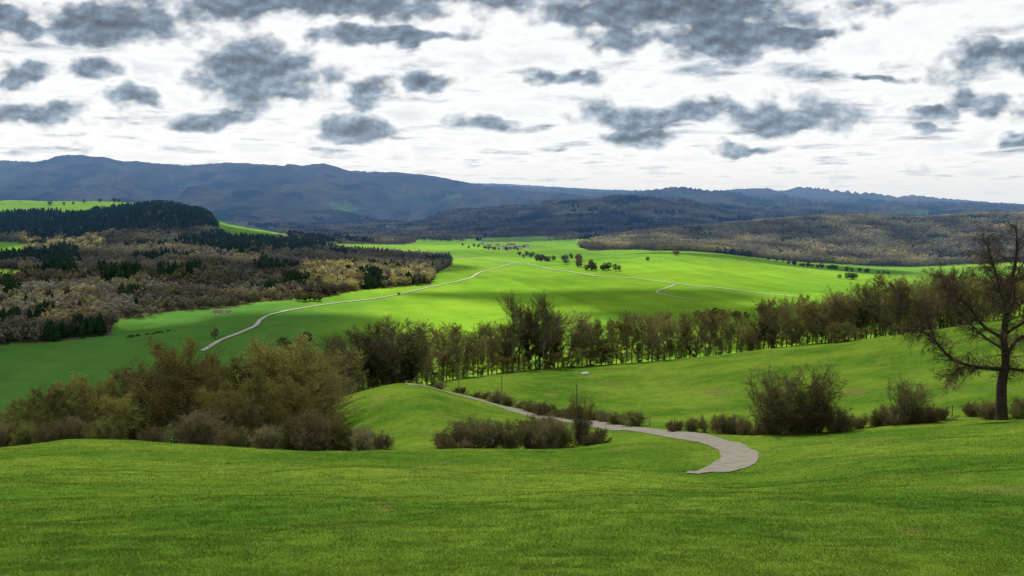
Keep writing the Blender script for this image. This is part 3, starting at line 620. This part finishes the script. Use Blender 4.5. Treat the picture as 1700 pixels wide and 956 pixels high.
vrow([(935,428),(962,440),(985,450),(1005,448)],26,(8,17),['v_brown','v_green','v_brown2'],'tree in the long clump right of the village','trees in the long clump right of the village',24)
vrow([(1310,439),(1350,444),(1400,449),(1480,456)],24,(7,12),['v_brown','v_green'],'tree in the hedge at the far right field edge','hedge at the far right field edge',8)
vrow([(1395,463),(1420,464)],4,(8,13),['v_brown','v_green'],'tree in the small clump in the right hand field','trees in the small clump in the right hand field',8)
vrow([(490,499),(528,500)],6,(9,14),['v_brown','v_green'],'tree at the tip of the wood beside the valley road','trees at the tip of the wood beside the valley road',10)
vrow([(208,560),(240,556),(284,549)],16,(1.5,2.5),['v_brown','v_brown2'],'low hedge bush in the dark green field','low hedge in the dark green field',3,(1.8,3))
vrow([(475,580),(500,576),(512,570)],6,(8,13),['v_brown','v_brown2'],'tree in the valley just behind the copse','trees in the valley just behind the copse',8)
vrow([(1150,530),(1190,526),(1240,530)],12,(7,11),['v_brown','v_brown2'],'tree in the valley clump behind the tree row','trees in the valley clump behind the tree row',10)
vrow([(770,408),(810,414),(850,416),(895,410)],20,(7,11),['v_brown','v_green'],'tree standing among the village houses','trees standing among the village houses',34)
vrow([(1245,427),(1300,434)],5,(6,9),['v_brown','v_green'],'tree at the wood edge behind the bright hill','trees at the wood edge behind the bright hill',12)
vrow([(80,337),(145,336),(200,336),(262,337)],10,(9,18),['v_brown','v_green'],'tree on the plateau field at the upper left','trees on the plateau field at the upper left',20)
for gname in sorted({p[0] for p in PEND}):
    L=sorted([p for p in PEND if p[0]==gname],key=lambda p:p[1]); tot=len(L)
    for i,(g_,px_,o,lab) in enumerate(L):
        o['label']=lab+(', leftmost' if i==0 else ', rightmost' if i==tot-1 else f', {ordn(i+1)} from left')
# ------------------------------------------------------------ village
def house(px_,py_,w,d,h,rz,wall,roof,label,chim=True,nwin=3):
    x,y,z=hit(px_,py_,450); o=empty('house',(x,y,z-.3),rz); tag(o,label,'house')
    if chim: w*=1.25; d*=1.2; h*=1.25
    b=MB(); b.box((0,0,h/2),(w,d,h)); n=len(b.v); rh=d*.36
    b.v+=[(-w/2,-d/2,h),(-w/2,d/2,h),(-w/2,0,h+rh-.05),(w/2,-d/2,h),(w/2,d/2,h),(w/2,0,h+rh-.05)]; b.f+=[(n,n+2,n+1),(n+3,n+4,n+5)]
    b.build('wall',M[wall],o)
    r=MB(); e=.5; n=0; t=.25
    for s in (-1,1):
        n=len(r.v); y1=s*(d/2+e); z1=h-e*rh/(d/2)
        r.v+=[(-w/2-e,y1,z1),(w/2+e,y1,z1),(w/2+e,0,h+rh),(-w/2-e,0,h+rh),(-w/2-e,y1,z1+t),(w/2+e,y1,z1+t),(w/2+e,0,h+rh+t),(-w/2-e,0,h+rh+t)]
        r.f+=[(n,n+1,n+2,n+3),(n+4,n+7,n+6,n+5),(n,n+4,n+5,n+1),(n+1,n+5,n+6,n+2),(n+3,n+2,n+6,n+7),(n,n+3,n+7,n+4)]
    ro=r.build('roof',M[roof],o)
    if chim: c_=MB(); c_.box((w*.3,d*.1,h+rh+.3),(.8,.8,1.8)); c_.build('chimney',M['tile'],ro)
    for i in range(nwin):
        q=MB(); q.box(((i+.5)/nwin*w-w/2,-d/2-.03,h*.55),(1.1,.1,1.5)); q.build('window',M['glass'],o)
house(812,411,13,9,6,.2,'plaster','tile','leftmost cream village house with a red roof')
house(826,409,11,8,5,-.3,'plaster','tile','small red roofed village house second from the left')
house(838,414,15,10,6.5,.1,'plaster','slate','cream village house with a grey roof nearest the road junction')
house(848,410,22,11,6,.05,'plaster','tile','long village farmhouse with a wide red roof in the centre')
house(862,414,12,9,6,-.2,'plaster','tile','cream village house right of the long farmhouse')
house(874,411,12,9,5.5,.4,'plaster','slate','rightmost grey roofed village house')
house(800,407,10,8,5,.3,'plaster','slate','small village house set apart behind the leftmost red roof')
house(362,521,12,7,2.6,.25,'plaster','thatch','low brown roofed barn at the wood edge above the dark green field',False,2)
house(379,520,7,5,2.2,.1,'plaster','thatch','small lean shed right of the low brown roofed barn',False,1)
house(1317,439,12,9,5,.1,'plaster','slate','lone grey roofed barn at the wood edge on the right',False)
# ------------------------------------------------------------ poles, cable, fence, trough
tops=[]
for i,(px_,yv,h,lab) in enumerate(((762,178,5.0,'wooden pole left of three beside the lane crest'),(833,168,4.2,'middle wooden pole behind the lane hedge'),(957,150,4.6,'wooden pole standing alone on the second meadow above the hedge'))):
    x,y,z=place(px_,yv); o=empty('wooden_pole',(x,y,z)); tag(o,lab,'pole')
    b=MB(); b.tube([(0,0,-.3),(0,0,h*.5),(0.03,0,h)],[.10,.09,.07],8); b.build('shaft',M['wood'],o)
    for s in (-.12,.14):
        b=MB(); b.tube([(s*.4,0,h-.25),(s,0,h-.2),(s,0,h-.08)],[.02,.03,.04],6); b.build('insulator',M['wood'],o)
    tops.append((x,y,z+h-.15))
x,y,z=place(1760,82); tops.append((x,y,z+3))
b=MB()
for i in range(len(tops)-1):
    A,Bv=Vector(tops[i]),Vector(tops[i+1]); L=[A.lerp(Bv,k/14)-Vector((0,0,1))*4*(k/14)*(1-k/14)*1.0 for k in range(15)]
    b.tube(L,[.014]*15,4)
tag(b.build('overhead_cable',M['wire']),'thin overhead cable sagging between the wooden poles','cable')
def fence(path,step,label,yoff=0):
    P_=[place(a,q) for a,q in path]; root=empty('wire_fence',P_[0]); tag(root,label,'fence'); R0=Vector(P_[0]); wp=[]
    for i in range(len(P_)-1):
        a,b=Vector(P_[i]),Vector(P_[i+1]); n=max(1,int((b-a).length/step))
        for k in range(n):
            p=a.lerp(b,k/n); p.z=float(zs(p.x,p.y)); wp.append(p)
    for p in wp:
        m=MB(); h=random.uniform(1.15,1.35); m.tube([(p.x-R0.x,p.y-R0.y,p.z-R0.z-.2),(p.x-R0.x+random.uniform(-.05,.05),p.y-R0.y,p.z-R0.z+h)],[.06,.05],6); m.build('post',M['wood'],root)
    for hh in (.45,.8,1.1):
        m=MB(); m.tube([(p.x-R0.x,p.y-R0.y,p.z-R0.z+hh) for p in wp],[.008]*len(wp),3); m.build('wire',M['wire'],root)
fence([(1040,104),(1120,97),(1210,91),(1300,88)],3.0,'wire fence on thin posts behind the hedge at the lane bend')
fence([(1540,84),(1620,85),(1720,84)],2.6,'wire fence on thin posts near the foot of the gnarled tree')
x,y,z=place(972,212); o=empty('water_trough',(x,y,z),.3); tag(o,'small white water trough near the top of the second meadow','trough')
b=MB(); b.box((0,0,.45),(1.5,.08,.5)); b.box((0,.7,.45),(1.5,.08,.5)); b.box((-.79,.35,.45),(.08,.78,.5)); b.box((.79,.35,.45),(.08,.78,.5)); b.box((0,.35,.23),(1.48,.6,.06)); b.build('basin',M['white'],o)
for s in (-.6,.6):
    b=MB(); b.box((s,.35,.09),(.12,.6,.2)); b.build('leg',M['wood'],o)
# ------------------------------------------------------------ unseen clouds added above the frame to cast shadow patches
SAZ=math.radians(-24); SEL=math.radians(47); HC=1900
def unseen_shade_cloud(px_,yt,rx,ry,seed):
    x,y,z=place(px_,yt); D=(HC-z)/math.tan(SEL); cx=x+math.sin(SAZ)*D; cy=y+math.cos(SAZ)*D
    nu,nv=64,32; th=np.linspace(0,2*np.pi,nu,endpoint=False)[None,:]; ph=np.linspace(.02,np.pi-.02,nv)[:,None]
    X=np.sin(ph)*np.cos(th); Yc=np.sin(ph)*np.sin(th); Zc=np.cos(ph)*np.ones_like(th)
    R=1+.55*fbm(X*2.1+seed*3.1,Yc*2.1+Zc*1.7,5,seed)
    V=np.stack([cx+X*R*rx,cy+Yc*R*ry,HC+np.where(Zc>0,Zc*R*160,Zc*R*40)],-1).reshape(-1,3)
    i=(np.arange(nv-1)[:,None]*nu); j=np.arange(nu)[None,:]; j2=(j+1)%nu
    Fq=np.stack([(i+j).ravel(),(i+j2).ravel(),(i+nu+j2).ravel(),(i+nu+j).ravel()],1)
    tag(obj('unseen_shade_cloud',mesh_np('unseen_shade_cloud',V,Fq,M['unseen_shade_cloud'],smooth=True)),kind='structure')
for a in ((60,2100,420,260,1),(250,1450,300,90,2),(380,2350,300,140,3),(120,760,300,200,4),(640,1850,200,80,6),(1250,3150,240,110,5),(950,3900,700,380,7),(1280,1080,260,55,8),(960,1290,230,45,9),(1270,2080,300,90,10),(1900,2000,300,200,12),(480,1000,120,60,13)): unseen_shade_cloud(*a)
# ------------------------------------------------------------ world
w=bpy.data.worlds.new('World'); SC.world=w; w.use_nodes=True; nt=w.node_tree; nt.nodes.clear(); Lk=nt.links.new
out=N(nt,'ShaderNodeOutputWorld'); sky=N(nt,'ShaderNodeTexSky',sky_type='NISHITA'); sky.sun_disc=False; sky.sun_elevation=SEL; sky.sun_rotation=SAZ
tc=N(nt,'ShaderNodeTexCoord'); sp=N(nt,'ShaderNodeSeparateXYZ'); Lk(tc.outputs['Generated'],sp.inputs[0])
X_,Y_,Z_=sp.outputs
def comb(a,b):
    c=N(nt,'ShaderNodeCombineXYZ'); Lk(a,c.inputs[0]); Lk(b,c.inputs[1]); return c.outputs[0]
def vop(op,a,b,scale=None):
    v=N(nt,'ShaderNodeVectorMath',operation=op); Lk(a,v.inputs[0])
    if isinstance(b,tuple): v.inputs[1].default_value=b
    elif b is not None: Lk(b,v.inputs[1])
    return v
ym=mth(nt,'MAXIMUM',Y_,.08); A=mth(nt,'DIVIDE',X_,ym); Bb=mth(nt,'DIVIDE',Z_,ym)
zc=mth(nt,'ADD',mth(nt,'MAXIMUM',Z_,0),.07)
cq=comb(mth(nt,'DIVIDE',X_,zc),mth(nt,'DIVIDE',Y_,zc)); cab=comb(A,Bb); cst=comb(A,mth(nt,'MULTIPLY',Bb,1.5))
def noise(vec,scale,det=9,ro=.6,off=(0,0),color=False):
    n=N(nt,'ShaderNodeTexNoise'); n.inputs['Scale'].default_value=scale; n.inputs['Detail'].default_value=det; n.inputs['Roughness'].default_value=ro
    if off!=(0,0): vec=vop('ADD',vec,(off[0],off[1],0)).outputs[0]
    Lk(vec,n.inputs['Vector']); return n.outputs[1 if color else 0]
def mrange(v,a,b,c,d,smooth=True):
    m=N(nt,'ShaderNodeMapRange'); m.clamp=True
    if smooth: m.interpolation_type='SMOOTHSTEP'
    Lk(v,m.inputs[0]); m.inputs[1].default_value=a; m.inputs[2].default_value=b; m.inputs[3].default_value=c; m.inputs[4].default_value=d; return m.outputs[0]
# (centre x, centre y, half width, half height) of the main clouds, as directions in the sky
ELL=[(150,38,190,46),(60,40,90,36),(425,122,140,62),(530,4,350,44),(640,60,140,15),(1120,10,310,44),(1200,66,210,34),(1320,50,120,15),(1060,188,125,26),(1140,185,95,28),(1300,190,115,38),(1620,92,115,42),(1665,165,75,26),(615,150,52,26),(782,202,70,17),(722,135,62,15),(600,212,58,25),(140,118,60,22),(355,195,80,22),(940,136,60,15),(1440,130,55,9),(1550,188,50,14),(1530,218,48,14),(1260,242,80,10),(90,190,110,20),(1692,228,40,16),(230,165,55,22),(1040,225,70,15),(20,130,45,30)]
wv=vop('MULTIPLY',vop('SUBTRACT',noise(cst,8,4,.58,(4.2,1.3),True),(.5,.5,.5)).outputs[0],(.15,.06,0)).outputs[0]
cabw=vop('ADD',cab,wv).outputs[0]
mn=None
for (a,b,ra,rb) in ELL:
    ca_=float(upx(a,b)); cb_=float(-gpy(b))
    l_=vop('LENGTH',vop('MULTIPLY',vop('SUBTRACT',cabw,(ca_,cb_,0)).outputs[0],(FP/ra,FP/rb,0)).outputs[0],None)
    mn=l_.outputs['Value'] if mn is None else mth(nt,'MINIMUM',mn,l_.outputs['Value'])
E=mth(nt,'MAXIMUM',mth(nt,'SUBTRACT',1.06,mn),-.34)
nl=noise(cst,13,3,.52); nh=noise(cst,34,6,.56,(2.2,5.1)); nhu=noise(cst,34,4,.54,(2.1965,5.110))
cn=mth(nt,'ADD',mth(nt,'MULTIPLY',mth(nt,'SUBTRACT',nl,.5),2.5),mth(nt,'MULTIPLY',mth(nt,'SUBTRACT',nh,.5),1.25))
d1=mth(nt,'ADD',E,cn)
n2=noise(cq,1.5,6,.56,(3.3,2.1)); d2=mth(nt,'MULTIPLY',mth(nt,'SUBTRACT',n2,.55),3.4)
D=mth(nt,'MAXIMUM',d1,d2)
mask=mrange(D,-.10,.52,0,1)
halo=mrange(D,-.6,-.05,0,1)
lit=mth(nt,'MULTIPLY',mth(nt,'SUBTRACT',nh,nhu),1.5)
depth=mth(nt,'SUBTRACT',mth(nt,'ADD',mth(nt,'MULTIPLY',d1,.24),mth(nt,'MULTIPLY',Bb,1.4)),lit)
cr=N(nt,'ShaderNodeValToRGB'); Lk(depth,cr.inputs[0]); r=cr.color_ramp
for i,(p_,c_) in enumerate(((0,(.58,.66,.73)),(.10,(.42,.51,.60)),(.28,(.265,.35,.445)),(.52,(.17,.22,.285)),(.85,(.105,.13,.165)))):
    e=r.elements[i] if i<2 else r.elements.new(p_); e.position=max(p_,0); e.color=(*c_,1)
wn=noise(cq,.8,5,.55,(9,4)); wh=N(nt,'ShaderNodeMix',data_type='RGBA'); Lk(mth(nt,'MULTIPLY',mrange(wn,.42,.68,0,1),.55),wh.inputs[0]); wh.inputs[6].default_value=(.95,.955,.97,1); wh.inputs[7].default_value=(.66,.71,.78,1)
wh2=N(nt,'ShaderNodeMix',data_type='RGBA'); Lk(halo,wh2.inputs[0]); Lk(wh.outputs[2],wh2.inputs[6]); wh2.inputs[7].default_value=(1.03,1.03,1.03,1)
cm=N(nt,'ShaderNodeMix',data_type='RGBA'); Lk(mask,cm.inputs[0]); Lk(wh2.outputs[2],cm.inputs[6]); Lk(cr.outputs[0],cm.inputs[7])
mxh=N(nt,'ShaderNodeMix',data_type='RGBA'); Lk(mrange(Z_,.0,.06,.92,0),mxh.inputs[0]); Lk(cm.outputs[2],mxh.inputs[6]); mxh.inputs[7].default_value=(.84,.85,.87,1)
bg1=N(nt,'ShaderNodeBackground'); Lk(mxh.outputs[2],bg1.inputs[0]); bg1.inputs[1].default_value=.98
bg0=N(nt,'ShaderNodeBackground'); Lk(sky.outputs[0],bg0.inputs[0]); bg0.inputs[1].default_value=.10
ms=N(nt,'ShaderNodeMixShader'); Lk(mrange(Z_,.3,.6,.96,.45,False),ms.inputs[0]); Lk(bg0.outputs[0],ms.inputs[1]); Lk(bg1.outputs[0],ms.inputs[2]); Lk(ms.outputs[0],out.inputs[0])
# ------------------------------------------------------------ sun and camera
sd=bpy.data.lights.new('sun','SUN'); sd.energy=4.4; sd.angle=math.radians(1.2); sd.color=(1,.94,.80); so=bpy.data.objects.new('sun',sd); COL.objects.link(so)
dv=Vector((math.sin(SAZ)*math.cos(SEL),math.cos(SAZ)*math.cos(SEL),math.sin(SEL))); so.rotation_euler=dv.to_track_quat('Z','Y').to_euler()
cd=bpy.data.cameras.new('camera'); co=bpy.data.objects.new('camera',cd); COL.objects.link(co); co.location=(0,0,0); co.rotation_euler=(math.pi/2-P,0,0)
cd.sensor_width=36; cd.lens=36*FP/1700; cd.clip_start=.1; cd.clip_end=60000; SC.camera=co
SC.view_settings.view_transform='Standard'; SC.view_settings.look='None'; SC.view_settings.exposure=0
print('done',time.time()-T0,len(bpy.data.objects))
